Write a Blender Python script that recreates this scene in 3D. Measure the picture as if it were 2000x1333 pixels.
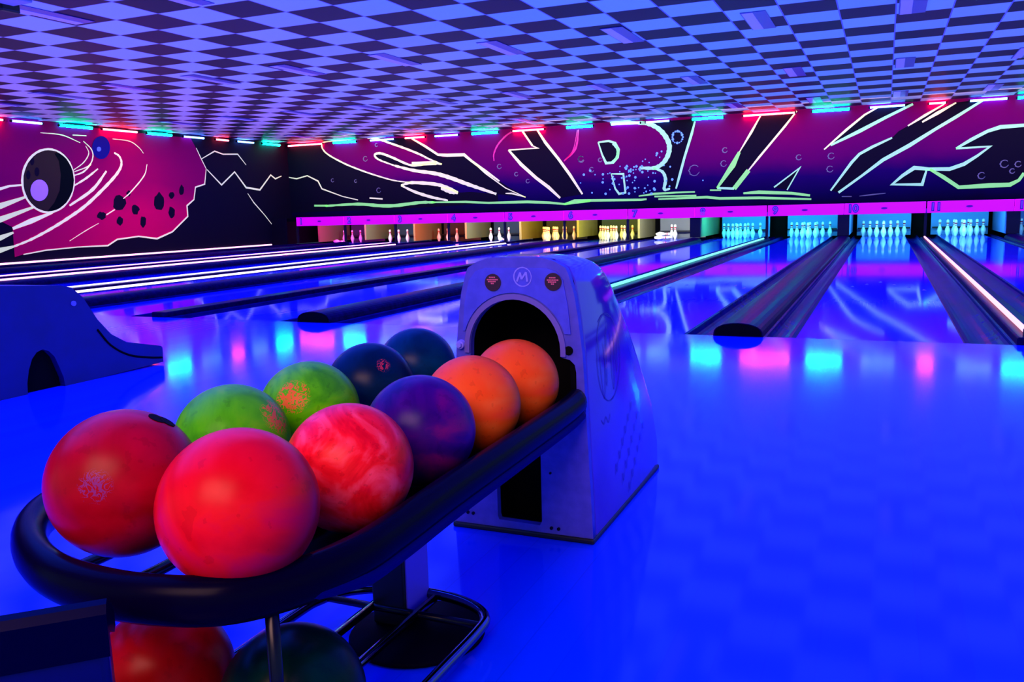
import bpy, bmesh, math, random
from math import sin, cos, pi, radians
from mathutils import Vector, Matrix
random.seed(7)
for _o in list(bpy.data.objects): bpy.data.objects.remove(_o)
SC = bpy.context.scene
COL = SC.collection

# ---------------------------------------------------------------- camera, world, lights, exposure
YAW, PITCH, ROLL, CAMH = .4095, .151, -.0265, .86
_F = Vector((-sin(YAW)*cos(PITCH), cos(YAW)*cos(PITCH), -sin(PITCH)))
_R = Vector((cos(YAW), sin(YAW), 0)); _U = _R.cross(_F)
_R2 = _R*cos(ROLL)+_U*sin(ROLL); _U2 = _U*cos(ROLL)-_R*sin(ROLL)
cam_d = bpy.data.cameras.new('camera'); cam = bpy.data.objects.new('camera', cam_d); COL.objects.link(cam)
cam_d.sensor_width = 36; cam_d.lens = 36*1677.4/2000; cam_d.clip_end = 100; cam_d.clip_start = .02
M = Matrix.Identity(4)
for i in range(3):
    M[i][0] = _R2[i]; M[i][1] = _U2[i]; M[i][2] = -_F[i]
M.translation = Vector((0, 0, CAMH)); cam.matrix_world = M
SC.camera = cam
SC.view_settings.view_transform = 'Standard'; SC.view_settings.look = 'None'
SC.view_settings.exposure = 0.0; SC.view_settings.gamma = 1; SC.view_settings.use_curve_mapping = False

W = bpy.data.worlds.new('hall_glow'); SC.world = W; W.use_nodes = True
W.node_tree.nodes['Background'].inputs[0].default_value = (.25, .5, 1, 1)
W.node_tree.nodes['Background'].inputs[1].default_value = .7

def area(name, loc, target, size, power, col, sy=None, spread=None):
    l = bpy.data.lights.new(name, 'AREA'); l.energy = power; l.color = col; l.size = size
    if sy: l.shape = 'RECTANGLE'; l.size_y = sy
    if spread: l.spread = radians(spread)
    o = bpy.data.objects.new(name, l); COL.objects.link(o); o.location = loc
    o.rotation_euler = (Vector(target)-Vector(loc)).to_track_quat('-Z', 'Y').to_euler()
    return o
# added warm light for the rack, the blue black-light lamps of the hall, added fills for the walls and ceiling
area('added_rack_light', (-.6, -1.3, 2.85), (-.95, 1.3, .4), 2.4, 64, (1, .52, .42), spread=90)  # unseen lamp added to bring out the red of the balls
area('approach_lamp', (-4.5, 2.2, 2.98), (-4.5, 2.2, 0), 5.5, 420, (.01, .06, 1), 5.0)
area('approach_lamp', (1.5, 3.0, 2.98), (1.5, 3.0, 0), 5.5, 105, (.01, .02, 1), 5.0)
for ly in (8.0, 12.0, 16.0, 19.6):
    for lx in (-14.2, -9.6, -5.0, -.4, 3.8):
        area('hall_lamp', (lx, ly, 2.99), (lx, ly, 0), 4.6, 120, (.02, .04, 1), 4.0)
for lx in (-13.5, -8, -2.5, 3):
    area('added_mural_fill', (lx, 20.6, 2.95), (lx, 22.1, 1.5), 5.0, 38, (1, .5, .40), .15)  # unseen fill added to give the mural and panels their red
area('added_side_fill', (-15.6, 16.0, 2.95), (-16.94, 16.0, 1.2), .15, 110, (1, .35, .3), 10)  # unseen fill added to brighten the pink side wall
for ux, uc in ((-13.5, (1, .50, .25)), (-8, (.62, .6, .3)), (-2.5, (.26, .62, .3)), (3, (.32, .5, .3))):
    for uy in (6.5, 12.5, 18.5):
        area('added_ceiling_fill', (ux, uy, 1.5), (ux, uy, 3), 5.4, 30, uc, 5.8)  # unseen upward fill added over the lanes to lift the ceiling
WALLK = dict(Y=22.1, X=-16.94, H=3.062)

# ---------------------------------------------------------------- materials
MATS = {}
def mat(name, base, rough=.5, metal=0., coat=0., emis=None, es=0., spec=.5, coatr=.05):
    if name in MATS: return MATS[name]
    m = bpy.data.materials.new(name); m.use_nodes = True
    b = m.node_tree.nodes['Principled BSDF']
    b.inputs['Base Color'].default_value = (*base, 1); b.inputs['Roughness'].default_value = rough
    b.inputs['Metallic'].default_value = metal; b.inputs['Coat Weight'].default_value = coat
    b.inputs['Coat Roughness'].default_value = coatr; b.inputs['Specular IOR Level'].default_value = spec
    if emis: b.inputs['Emission Color'].default_value = (*emis, 1); b.inputs['Emission Strength'].default_value = es
    MATS[name] = m; return m
class NT:
    def __init__(s, m): s.t = m.node_tree; s.b = s.t.nodes['Principled BSDF']
    def n(s, typ, **kw):
        x = s.t.nodes.new(typ)
        for k, v in kw.items():
            if k.startswith('i_'):
                k = k[2:]; k = int(k) if k.isdigit() else k.replace('_', ' ')
                x.inputs[k].default_value = v
            else: setattr(x, k, v)
        return x
    def l(s, a, b): s.t.links.new(a, b)
    def math(s, op, a, b=None, c=None):
        x = s.t.nodes.new('ShaderNodeMath'); x.operation = op
        for i, v in enumerate((a, b, c)):
            if v is None: continue
            if hasattr(v, 'links') or hasattr(v, 'is_linked'): s.l(v, x.inputs[i])
            else: x.inputs[i].default_value = v
        return x.outputs[0]
    def ramp(s, fac, stops, interp='LINEAR'):
        r = s.t.nodes.new('ShaderNodeValToRGB'); r.color_ramp.interpolation = interp
        e = r.color_ramp.elements
        while len(e) < len(stops): e.new(.5)
        for i, (p, c) in enumerate(stops): e[i].position = p; e[i].color = (*c, 1)
        s.l(fac, r.inputs[0]); return r.outputs[0]
    def mix(s, f, a, b):
        x = s.t.nodes.new('ShaderNodeMix'); x.data_type = 'RGBA'
        for i, v in ((0, f), (6, a), (7, b)):
            if isinstance(v, (tuple, list)): x.inputs[i].default_value = (*v, 1)
            elif isinstance(v, (int, float)): x.inputs[i].default_value = v
            else: s.l(v, x.inputs[i])
        return x.outputs[2]

def floor_mat(name, colA, colB, rough, plank):
    m = mat(name, colA, rough); t = NT(m)
    tc = t.n('ShaderNodeTexCoord'); mp = t.n('ShaderNodeMapping'); mp.inputs['Scale'].default_value = (1/plank, .22, 1)
    t.l(tc.outputs['Object'], mp.inputs[0])
    sep = t.n('ShaderNodeSeparateXYZ'); t.l(mp.outputs[0], sep.inputs[0])
    fl = t.math('FLOOR', sep.outputs[0])
    wn = t.n('ShaderNodeTexWhiteNoise', noise_dimensions='1D'); t.l(fl, wn.inputs['W'])
    no = t.n('ShaderNodeTexNoise', i_Scale=1.2, i_Detail=3.0); t.l(mp.outputs[0], no.inputs[0])
    f = t.math('ADD', t.math('MULTIPLY', wn.outputs[0], .45), t.math('MULTIPLY', no.outputs[0], .55))
    c = t.mix(f, colA, colB)
    fr = t.math('FRACT', sep.outputs[0]); ln = t.math('LESS_THAN', fr, .03)
    c = t.mix(t.math('MULTIPLY', ln, .12), c, (0, 0, .25))
    t.l(c, t.b.inputs['Base Color'])
    n2 = t.n('ShaderNodeTexNoise', i_Scale=1.6, i_Detail=4.0); t.l(tc.outputs['Object'], n2.inputs[0])
    r = t.n('ShaderNodeMapRange'); r.inputs[3].default_value = rough*.8; r.inputs[4].default_value = rough*1.25
    t.l(n2.outputs[0], r.inputs[0]); t.l(r.outputs[0], t.b.inputs['Roughness'])
    return m
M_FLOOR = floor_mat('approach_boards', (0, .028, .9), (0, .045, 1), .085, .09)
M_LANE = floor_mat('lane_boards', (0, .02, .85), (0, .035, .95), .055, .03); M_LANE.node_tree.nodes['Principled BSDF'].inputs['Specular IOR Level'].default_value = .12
M_FLOOR.node_tree.nodes['Principled BSDF'].inputs['Specular IOR Level'].default_value = .22
M_SUB = mat('under_floor', (0, 0, .03), .7)

def ceil_mat():
    m = mat('checker_tiles', (.5, .5, 1), .6); t = NT(m); T = .6105
    tc = t.n('ShaderNodeTexCoord'); s = t.n('ShaderNodeSeparateXYZ'); t.l(tc.outputs['Object'], s.inputs[0])
    x = t.math('DIVIDE', t.math('SUBTRACT', s.outputs[0], .0336), T); y = t.math('DIVIDE', t.math('SUBTRACT', s.outputs[1], 11.0966), T)
    par = t.math('ABSOLUTE', t.math('MODULO', t.math('ADD', t.math('FLOOR', x), t.math('FLOOR', y)), 2.0))
    cell = t.math('ADD', t.math('MULTIPLY', t.math('FLOOR', x), 17.3), t.math('MULTIPLY', t.math('FLOOR', y), 5.7))
    wn = t.n('ShaderNodeTexWhiteNoise', noise_dimensions='1D'); t.l(cell, wn.inputs['W'])
    dark = t.mix(wn.outputs[0], (.010, .0, .05), (.05, .0, .07))
    lite = t.mix(wn.outputs[0], (.75, .85, .95), (.85, .95, 1))
    no = t.n('ShaderNodeTexNoise', i_Scale=30.0, i_Detail=2.0); t.l(tc.outputs['Object'], no.inputs[0])
    c = t.mix(par, lite, dark)
    fx = t.math('ABSOLUTE', t.math('SUBTRACT', t.math('FRACT', t.math('ADD', x, .5)), .5))
    fy = t.math('ABSOLUTE', t.math('SUBTRACT', t.math('FRACT', t.math('ADD', y, .5)), .5))
    g = t.math('LESS_THAN', t.math('MINIMUM', fx, t.math('MULTIPLY', fy, 1.6)), .013)
    c = t.mix(g, c, (.45, .30, .95))
    t.l(c, t.b.inputs['Base Color'])
    t.l(t.math('SUBTRACT', .8, t.math('MULTIPLY', par, .35)), t.b.inputs['Roughness']); t.b.inputs['Specular IOR Level'].default_value = .08
    return m
M_CEIL = ceil_mat()

M_NAVY = mat('black_paint', (.003, .001, .012), .75, spec=.15)
def mural_mat():
    m = mat('airbrushed_purple', (.2, 0, .15), .8, spec=.05); t = NT(m)
    tc = t.n('ShaderNodeTexCoord'); s = t.n('ShaderNodeSeparateXYZ'); t.l(tc.outputs['Object'], s.inputs[0])
    no = t.n('ShaderNodeTexNoise', i_Scale=.7, i_Detail=3.0); t.l(tc.outputs['Object'], no.inputs[0])
    z = t.math('ADD', s.outputs[2], t.math('MULTIPLY', t.math('SUBTRACT', no.outputs[0], .5), .5))
    f = t.n('ShaderNodeMapRange'); f.inputs[1].default_value = .8; f.inputs[2].default_value = 3.0; t.l(z, f.inputs[0])
    c = t.ramp(f.outputs[0], [(0, (.004, .0, .02)), (.14, (.006, 0, .06)), (.34, (.02, 0, .10)), (.52, (.16, 0, .11)), (1, (.27, 0, .11))])
    t.l(c, t.b.inputs['Base Color']); return m
M_MURAL = mural_mat()
def pink_mat():
    m = mat('pink_with_strip_glow', (.8, 0, .3), .8, spec=.05); t = NT(m)
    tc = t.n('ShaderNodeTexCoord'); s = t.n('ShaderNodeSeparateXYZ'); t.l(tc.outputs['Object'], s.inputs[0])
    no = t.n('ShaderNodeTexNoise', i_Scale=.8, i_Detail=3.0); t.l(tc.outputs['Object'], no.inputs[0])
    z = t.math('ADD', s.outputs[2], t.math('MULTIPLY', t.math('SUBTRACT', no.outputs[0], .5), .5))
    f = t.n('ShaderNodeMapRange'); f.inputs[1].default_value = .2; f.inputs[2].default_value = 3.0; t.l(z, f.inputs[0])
    c = t.ramp(f.outputs[0], [(0, (1, 0, .10)), (.3, (.95, 0, .10)), (.55, (.5, 0, .09)), (1, (.36, 0, .09))])  # strip-light glow near the foot painted in as brighter pink
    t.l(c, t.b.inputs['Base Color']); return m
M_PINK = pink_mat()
# fluorescent paints and plastics, which glow under the black light of the hall
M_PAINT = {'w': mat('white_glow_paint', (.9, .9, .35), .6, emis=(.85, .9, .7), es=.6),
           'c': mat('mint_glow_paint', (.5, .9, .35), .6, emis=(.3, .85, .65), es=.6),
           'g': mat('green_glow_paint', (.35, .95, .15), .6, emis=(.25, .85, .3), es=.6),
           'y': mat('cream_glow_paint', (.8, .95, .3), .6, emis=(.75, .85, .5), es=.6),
           'p': mat('pink_light_arc_paint', (.9, .02, .3), .6, emis=(.9, .0, .25), es=.25),  # not fluorescent: stands for light arcs thrown on the wall
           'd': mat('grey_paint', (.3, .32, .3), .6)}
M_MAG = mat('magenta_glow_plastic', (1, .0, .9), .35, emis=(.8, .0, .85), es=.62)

TUBE = {'r': mat('red_light_tube', (1, .1, .1), .4, emis=(1, .05, .09), es=38),
        'b': mat('blue_light_tube', (.1, .2, 1), .4, emis=(.08, .25, 1), es=22),
        'c': mat('cyan_light_tube', (.1, 1, .7), .4, emis=(.0, 1, .55), es=32)}
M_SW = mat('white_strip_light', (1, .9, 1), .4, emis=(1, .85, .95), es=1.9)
M_SP = mat('pink_strip_light', (1, .5, .6), .4, emis=(1, .35, .38), es=2.2)
M_SG = mat('green_strip_light', (.3, 1, .8), .4, emis=(.18, 1, .72), es=1.5)
M_SPW = mat('pale_pink_strip_light', (1, .6, .8), .4, emis=(1, .40, .65), es=2.6)

def noisy(name, a, b, rough, scale=8, coat=0., detail=4.0, bump=0):
    m = mat(name, a, rough, coat=coat); t = NT(m)
    tc = t.n('ShaderNodeTexCoord'); no = t.n('ShaderNodeTexNoise', i_Scale=float(scale), i_Detail=detail); t.l(tc.outputs['Object'], no.inputs[0])
    t.l(t.ramp(no.outputs[0], [(.35, a), (.65, b)]), t.b.inputs['Base Color'])
    if bump:
        bp = t.n('ShaderNodeBump', i_Strength=bump, i_Distance=.002); t.l(no.outputs[0], bp.inputs['Height']); t.l(bp.outputs[0], t.b.inputs['Normal'])
    return m
M_GUT = noisy('gutter_plastic', (.0, .0, .10), (.002, .0, .16), .22, 6); M_GUT.node_tree.nodes['Principled BSDF'].inputs['Specular IOR Level'].default_value = .01
M_CAPM = noisy('divider_cap_plastic', (.004, .0, .03), (.01, .0, .06), .28, 20); M_CAPM.node_tree.nodes['Principled BSDF'].inputs['Specular IOR Level'].default_value = .01
M_BLACK = mat('black_rubber', (.002, .002, .008), .45)
M_BLK = mat('flat_black', (.001, .001, .003), .9, spec=.1)
M_RAIL = mat('black_bumper_vinyl', (.001, .0, .010), .25, spec=.03)
M_CHROME = mat('dark_chrome', (.12, .12, .2), .12, metal=1)
M_STEEL = mat('black_steel', (.002, .002, .012), .25, spec=.2); M_MATTE = mat('matt_black_steel', (.0015, .001, .006), .6, spec=.03)
M_SHELL = noisy('hood_shell', (.07, .015, .42), (.10, .03, .50), .10, 3, coat=.3)
M_FACE = noisy('hood_face', (.055, .05, .45), (.075, .065, .55), .5, 30)
M_DECAL = noisy('hood_decal_plate', (.045, .05, .6), (.06, .065, .7), .5, 30)
M_RIM = mat('hood_arch_trim', (.15, .10, .42), .4)
M_EMB = mat('emblem_grey', (.25, .22, .85), .4)
M_SCRIB = mat('ink_mark', (.02, .0, .30), .4)
M_STICK = mat('dark_red_sticker', (.03, .0, .015), .4)
M_STXT = mat('sticker_lettering', (.8, .12, .2), .5)
M_NAVYU = noisy('navy_shell', (.0, .0, .11), (.0, .0, .15), .45, 4)
M_CONS = noisy('navy_moulded_plastic', (.0, .0, .10), (.001, .0, .13), .30, 5); M_CONS.node_tree.nodes['Principled BSDF'].inputs['Specular IOR Level'].default_value = .1
M_LILAC = mat('lilac_panel', (.22, .08, .75), .35)
M_PIN = mat('pin_white', (.9, .9, .9), .25, coat=.3)
M_PINR = mat('pin_red_band', (.6, .02, .05), .3)
M_KICK = mat('kickback_board', (.24, .22, .10), .7)
M_KDARK = mat('pillar_black', (.003, .002, .012), .6)
M_CURT = mat('pit_curtain', (.05, .07, .12), .8)
M_CURTB = mat('blue_lit_curtain', (.12, .3, .7), .7)  # curtain with the blue pit light put into its colour
M_LENS = mat('troffer_lens', (.25, .2, .95), .3, emis=(.22, .16, 1), es=.35)
M_LOUV = mat('troffer_louvre', (.02, .04, .55), .3)

def ball_mat(name, a, b, c=None, rough=.3, scale=9, dist=2.5, patch=None, rot=(0, 0, 0)):
    m = mat(name, a, rough, spec=.09); t = NT(m)
    tc = t.n('ShaderNodeTexCoord')
    n1 = t.n('ShaderNodeTexNoise', i_Scale=float(scale), i_Detail=5.0, i_Distortion=float(dist)); t.l(tc.outputs['Object'], n1.inputs[0])
    stops = [(.32, a), (.68, b)] if c is None else [(.3, a), (.5, b), (.7, c)]
    col = t.ramp(n1.outputs[0], stops)
    n2 = t.n('ShaderNodeTexNoise', i_Scale=scale*9.0, i_Detail=6.0); t.l(tc.outputs['Object'], n2.inputs[0])
    g = t.math('MULTIPLY', t.math('GREATER_THAN', n2.outputs[0], .62), .25)
    col = t.mix(g, col, tuple(x*.55 for x in a))
    if patch:
        d, pc, size = patch
        dist_ = t.n('ShaderNodeVectorMath', operation='DISTANCE'); t.l(tc.outputs['Object'], dist_.inputs[0])
        dist_.inputs[1].default_value = tuple(Vector(d).normalized()*.106)
        n3 = t.n('ShaderNodeTexNoise', i_Scale=70.0, i_Detail=4.0, i_Distortion=2.0); t.l(tc.outputs['Object'], n3.inputs[0])
        f = t.math('MULTIPLY', t.math('LESS_THAN', t.math('ADD', dist_.outputs['Value'], t.math('MULTIPLY', t.math('SUBTRACT', n3.outputs[0], .5), .12)), size), t.math('GREATER_THAN', n3.outputs[0], .47))
        col = t.mix(f, col, pc)
    t.l(col, t.b.inputs['Base Color']); return m

# ---------------------------------------------------------------- mesh helpers
def link(name, bm, m, parent=None, smooth=False, mats=None):
    me = bpy.data.meshes.new(name); bm.normal_update(); bm.to_mesh(me); bm.free()
    for mm in (mats or [m]): me.materials.append(mm)
    if smooth:
        for p in me.polygons: p.use_smooth = True
    o = bpy.data.objects.new(name, me); COL.objects.link(o)
    if parent is not None: o.parent = parent
    return o
def tag(o, label=None, cat=None, group=None, kind=None):
    if label: o['label'] = label
    if cat: o['category'] = cat
    if group: o['group'] = group
    if kind: o['kind'] = kind
    return o
def empty(name, loc=(0, 0, 0), rz=0, **kw):
    o = bpy.data.objects.new(name, None); COL.objects.link(o); o.location = loc; o.rotation_euler = (0, 0, rz); o.empty_display_size = .1
    return tag(o, **kw)
def box(bm, x0, x1, y0, y1, z0, z1, bev=0, mi=0):
    r = bmesh.ops.create_cube(bm, size=1); vs = r['verts']
    for v in vs: v.co = Vector(((x0+x1)/2+v.co.x*(x1-x0), (y0+y1)/2+v.co.y*(y1-y0), (z0+z1)/2+v.co.z*(z1-z0)))
    fs = list({f for v in vs for f in v.link_faces})
    for f in fs: f.material_index = mi
    if bev:
        es = list({e for v in vs for e in v.link_edges})
        bmesh.ops.bevel(bm, geom=es, offset=bev, segments=3, affect='EDGES', profile=.5)
def cyl(bm, p0, p1, r, seg=16, r2=None, mi=0):
    p0, p1 = Vector(p0), Vector(p1); d = p1-p0
    q = d.to_track_quat('Z', 'Y').to_matrix().to_4x4(); q.translation = (p0+p1)/2
    res = bmesh.ops.create_cone(bm, cap_ends=True, segments=seg, radius1=r, radius2=r if r2 is None else r2, depth=d.length, matrix=q)
    for f in {f for v in res['verts'] for f in v.link_faces}: f.material_index = mi
def smoothpts(pts, n=5):
    if len(pts) < 3: return [Vector(p) for p in pts]
    P = [Vector(p) for p in pts]; out = []
    for i in range(len(P)-1):
        a = P[i-1] if i else P[0]*2-P[1]; b = P[i]; c = P[i+1]; d = P[i+2] if i+2 < len(P) else P[-1]*2-P[-2]
        for k in range(n):
            t = k/n
            out.append(.5*((2*b)+(c-a)*t+(2*a-5*b+4*c-d)*t*t+(3*b-a-3*c+d)*t**3))
    out.append(P[-1]); return out
def tube(bm, pts, r, seg=12, ry=None, closed=False, up=Vector((0, 0, 1)), caps=True):
    pts = [Vector(p) for p in pts]; rings = []; n = len(pts)
    for i, p in enumerate(pts):
        if closed: d = pts[(i+1) % n]-pts[i-1]
        else: d = pts[min(i+1, n-1)]-pts[max(i-1, 0)]
        d.normalize(); u = up if abs(d.dot(up)) < .95 else Vector((1, 0, 0))
        s = d.cross(u).normalized(); u2 = s.cross(d).normalized()
        rings.append([bm.verts.new(p+s*cos(2*pi*k/seg)*r+u2*sin(2*pi*k/seg)*(ry or r)) for k in range(seg)])
    for i in range(n if closed else n-1):
        A, B = rings[i], rings[(i+1) % n]
        for k in range(seg): bm.faces.new((A[k], A[(k+1) % seg], B[(k+1) % seg], B[k]))
    if caps and not closed: bm.faces.new(rings[0][::-1]); bm.faces.new(rings[-1])
def lathe(bm, prof, seg=20, M4=None, mi=None):
    rings = []
    for i, (r, z) in enumerate(prof):
        if r < 1e-6: rings.append([bm.verts.new((0, 0, z))])
        else: rings.append([bm.verts.new((r*cos(2*pi*k/seg), r*sin(2*pi*k/seg), z)) for k in range(seg)])
    for i in range(len(prof)-1):
        A, B = rings[i], rings[i+1]
        for k in range(seg):
            k2 = (k+1) % seg
            if len(A) == 1 and len(B) == 1: continue
            if len(A) == 1: f = bm.faces.new((A[0], B[k], B[k2])[::-1])
            elif len(B) == 1: f = bm.faces.new((A[k], A[k2], B[0]))
            else: f = bm.faces.new((A[k], A[k2], B[k2], B[k]))
            if mi: f.material_index = mi(i)
def prism(bm, poly, axis, a, b, mi=0):
    """poly of 2D points extruded along an axis from a to b (x: poly=(y,z); y: poly=(x,z); z: poly=(x,y))"""
    def P(p, t): return {'x': (t, p[0], p[1]), 'y': (p[0], t, p[1]), 'z': (p[0], p[1], t)}[axis]
    A = [bm.verts.new(P(p, a)) for p in poly]; B = [bm.verts.new(P(p, b)) for p in poly]
    fs = [bm.faces.new(A), bm.faces.new(B[::-1])]
    for i in range(len(poly)): j = (i+1) % len(poly); fs.append(bm.faces.new((A[j], A[i], B[i], B[j])))
    for f in fs: f.material_index = mi
    bmesh.ops.recalc_face_normals(bm, faces=fs)
def plate(name, outline, holes, y0, y1, m, parent, axis='y'):
    """plate with holes: 2D curve filled and extruded, turned into a mesh; outline in (x, z), between y0 and y1"""
    cu = bpy.data.curves.new(name, 'CURVE'); cu.dimensions = '2D'; cu.fill_mode = 'BOTH'; cu.extrude = abs(y1-y0)/2
    for lp in [outline]+holes:
        s = cu.splines.new('POLY'); s.points.add(len(lp)-1); s.use_cyclic_u = True
        for i, p in enumerate(lp): s.points[i].co = (p[0], p[1], 0, 1)
    to = bpy.data.objects.new('tmp', cu); COL.objects.link(to)
    me = bpy.data.meshes.new_from_object(to.evaluated_get(bpy.context.evaluated_depsgraph_get()))
    bpy.data.objects.remove(to)
    for v in me.vertices:
        x, z, e = v.co
        v.co = (x, (y0+y1)/2-e, z) if axis == 'y' else ((y0+y1)/2+e, x, z)
    me.materials.clear(); me.materials.append(m); me.name = name
    o = bpy.data.objects.new(name, me); COL.objects.link(o)
    if parent is not None: o.parent = parent
    return o
def text_mesh(name, txt, size, m, parent, loc, rot, depth=.003, bold=0., shear=0., align='CENTER'):
    cu = bpy.data.curves.new(name, 'FONT'); cu.body = txt; cu.size = size; cu.extrude = depth; cu.offset = bold; cu.shear = shear
    cu.align_x = align; cu.align_y = 'CENTER'
    to = bpy.data.objects.new('tmp', cu); COL.objects.link(to)
    me = bpy.data.meshes.new_from_object(to.evaluated_get(bpy.context.evaluated_depsgraph_get()))
    bpy.data.objects.remove(to)
    me.materials.clear(); me.materials.append(m); me.name = name
    o = bpy.data.objects.new(name, me); COL.objects.link(o); o.location = loc; o.rotation_euler = rot
    if parent is not None: o.parent = parent
    return o
def ribbon(bm, pts, w, place, sm, lift, mi=0):
    """painted stroke: strip of width w along pts in the wall's own plane"""
    P = [Vector((p[0], p[1], 0)) for p in pts]
    if sm: P = smoothpts(P, 6)
    n = len(P); L = []; R = []
    for i, p in enumerate(P):
        d0 = (P[i]-P[i-1]).normalized() if i else None; d1 = (P[i+1]-P[i]).normalized() if i < n-1 else None
        d = ((d0 or d1)+(d1 or d0)); 
        if d.length < .2: d = d1 or d0
        d.normalize(); nn = Vector((-d.y, d.x, 0)); t = i/(n-1)
        k = 1.0 if n < 3 else .55+.45*sin(pi*min(1, max(0, t)))+.12*sin(i*2.3)
        ww = w*.5*k/max(.6, abs(nn.dot(Vector((-(d0 or d1).y, (d0 or d1).x, 0)))))
        L.append(bm.verts.new(place(p+nn*ww, lift))); R.append(bm.verts.new(place(p-nn*ww, lift)))
    for i in range(n-1):
        f = bm.faces.new((L[i], L[i+1], R[i+1], R[i])); f.material_index = mi
def polyface(bm, pts, place, lift, mi=0):
    vs = [bm.verts.new(place(Vector((p[0], p[1], 0)), lift)) for p in pts]
    es = [bm.edges.new((vs[i], vs[(i+1) % len(vs)])) for i in range(len(vs))]
    r = bmesh.ops.triangle_fill(bm, use_beauty=True, use_dissolve=False, edges=es)
    for g in r['geom']:
        if isinstance(g, bmesh.types.BMFace): g.material_index = mi
PB = lambda p, l: (p.x, WALLK['Y']-l, p.y)
PL = lambda p, l: (WALLK['X']+l, p.x, p.y)
SHAPES = [[[-17.48,3.356],[-17.503,3.079],[-15.62,3.023],[-15.672,2.927],[-15.53,2.724],[-14.946,2.403],[-14.313,2.151],[-13.687,1.947],[-13.172,1.808],[-12.611,1.721],[-11.86,1.637],[-11.371,1.513],[-11.058,1.395],[-10.744,1.406],[-9.893,1.316],[-9.9,1.084],[-12.905,0.989],[-17.681,0.965]],[[-13.809,2.573],[-13.597,2.606],[-13.238,2.501],[-12.611,2.232],[-11.612,2.209],[-12.025,2.378],[-12.319,2.522],[-12.816,2.72],[-13.32,2.899],[-13.833,3.059],[-12.548,2.986],[-12.109,2.726],[-11.722,2.492],[-11.579,2.4],[-10.849,2.428],[-10.664,2.251],[-10.248,1.959],[-9.835,1.67],[-9.562,1.493],[-9.02,1.205],[-9.893,1.316],[-10.406,1.48],[-10.878,1.667],[-11.358,1.834],[-11.845,1.961],[-12.543,2.076],[-13.149,2.234],[-13.659,2.433]],[[-9.109,2.997],[-8.827,2.574],[-8.695,2.506],[-9.533,2.496],[-9.178,2.1],[-8.736,1.712],[-8.384,1.453],[-8.058,1.156],[-7.425,1.238],[-7.763,1.755],[-8.104,2.214],[-8.448,2.635],[-8.683,3.012]],[[-6.97,2.565],[-6.685,2.583],[-6.509,2.524],[-6.412,2.353],[-6.442,2.154],[-6.549,2.025],[-6.762,2.008],[-6.866,2.242]],[[-5.812,2.993],[-4.427,3.002],[-4.507,2.704],[-4.701,2.071],[-4.932,1.298],[-5.134,1.289],[-5.151,1.569],[-5.236,1.736],[-5.405,1.826],[-5.202,1.997],[-5.085,2.285],[-5.095,2.48],[-5.27,2.749],[-5.506,2.909]],[[-2.801,3.005],[-1.987,3.041],[-2.279,2.695],[-2.575,2.342],[-2.876,1.984],[-3.183,1.683],[-3.525,1.251],[-3.943,1.265],[-3.532,1.793],[-3.346,2.133],[-3.072,2.588]],[[-2.508,1.248],[-1.92,1.692],[-2.202,1.175]],[[-1.238,2.194],[-0.514,2.823],[-0.242,3.025],[0.496,3.031],[-0.067,2.764],[-0.615,2.474]],[[-1.208,1.126],[-0.764,1.763],[-0.599,1.95],[0.089,2.285],[0.221,2.424],[0.408,2.53],[0.749,2.74],[1.345,2.984],[1.885,3.002],[1.386,2.669],[0.975,2.437],[0.452,2.089],[-0.087,1.792],[-0.526,1.451],[-1.031,1.075]],[[1.417,1.981],[2.048,2.288],[2.296,2.386],[2.719,2.393],[3.304,2.407],[3.35,1.632],[2.775,1.377],[2.634,1.213],[2.512,1.138],[1.51,1.11],[1.182,1.355],[0.907,1.526],[1.307,1.518],[1.591,1.613],[1.842,1.788],[2.088,1.983]],[[0.128,1.217],[0.581,1.584],[0.839,1.544],[0.759,1.194]]]
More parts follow.
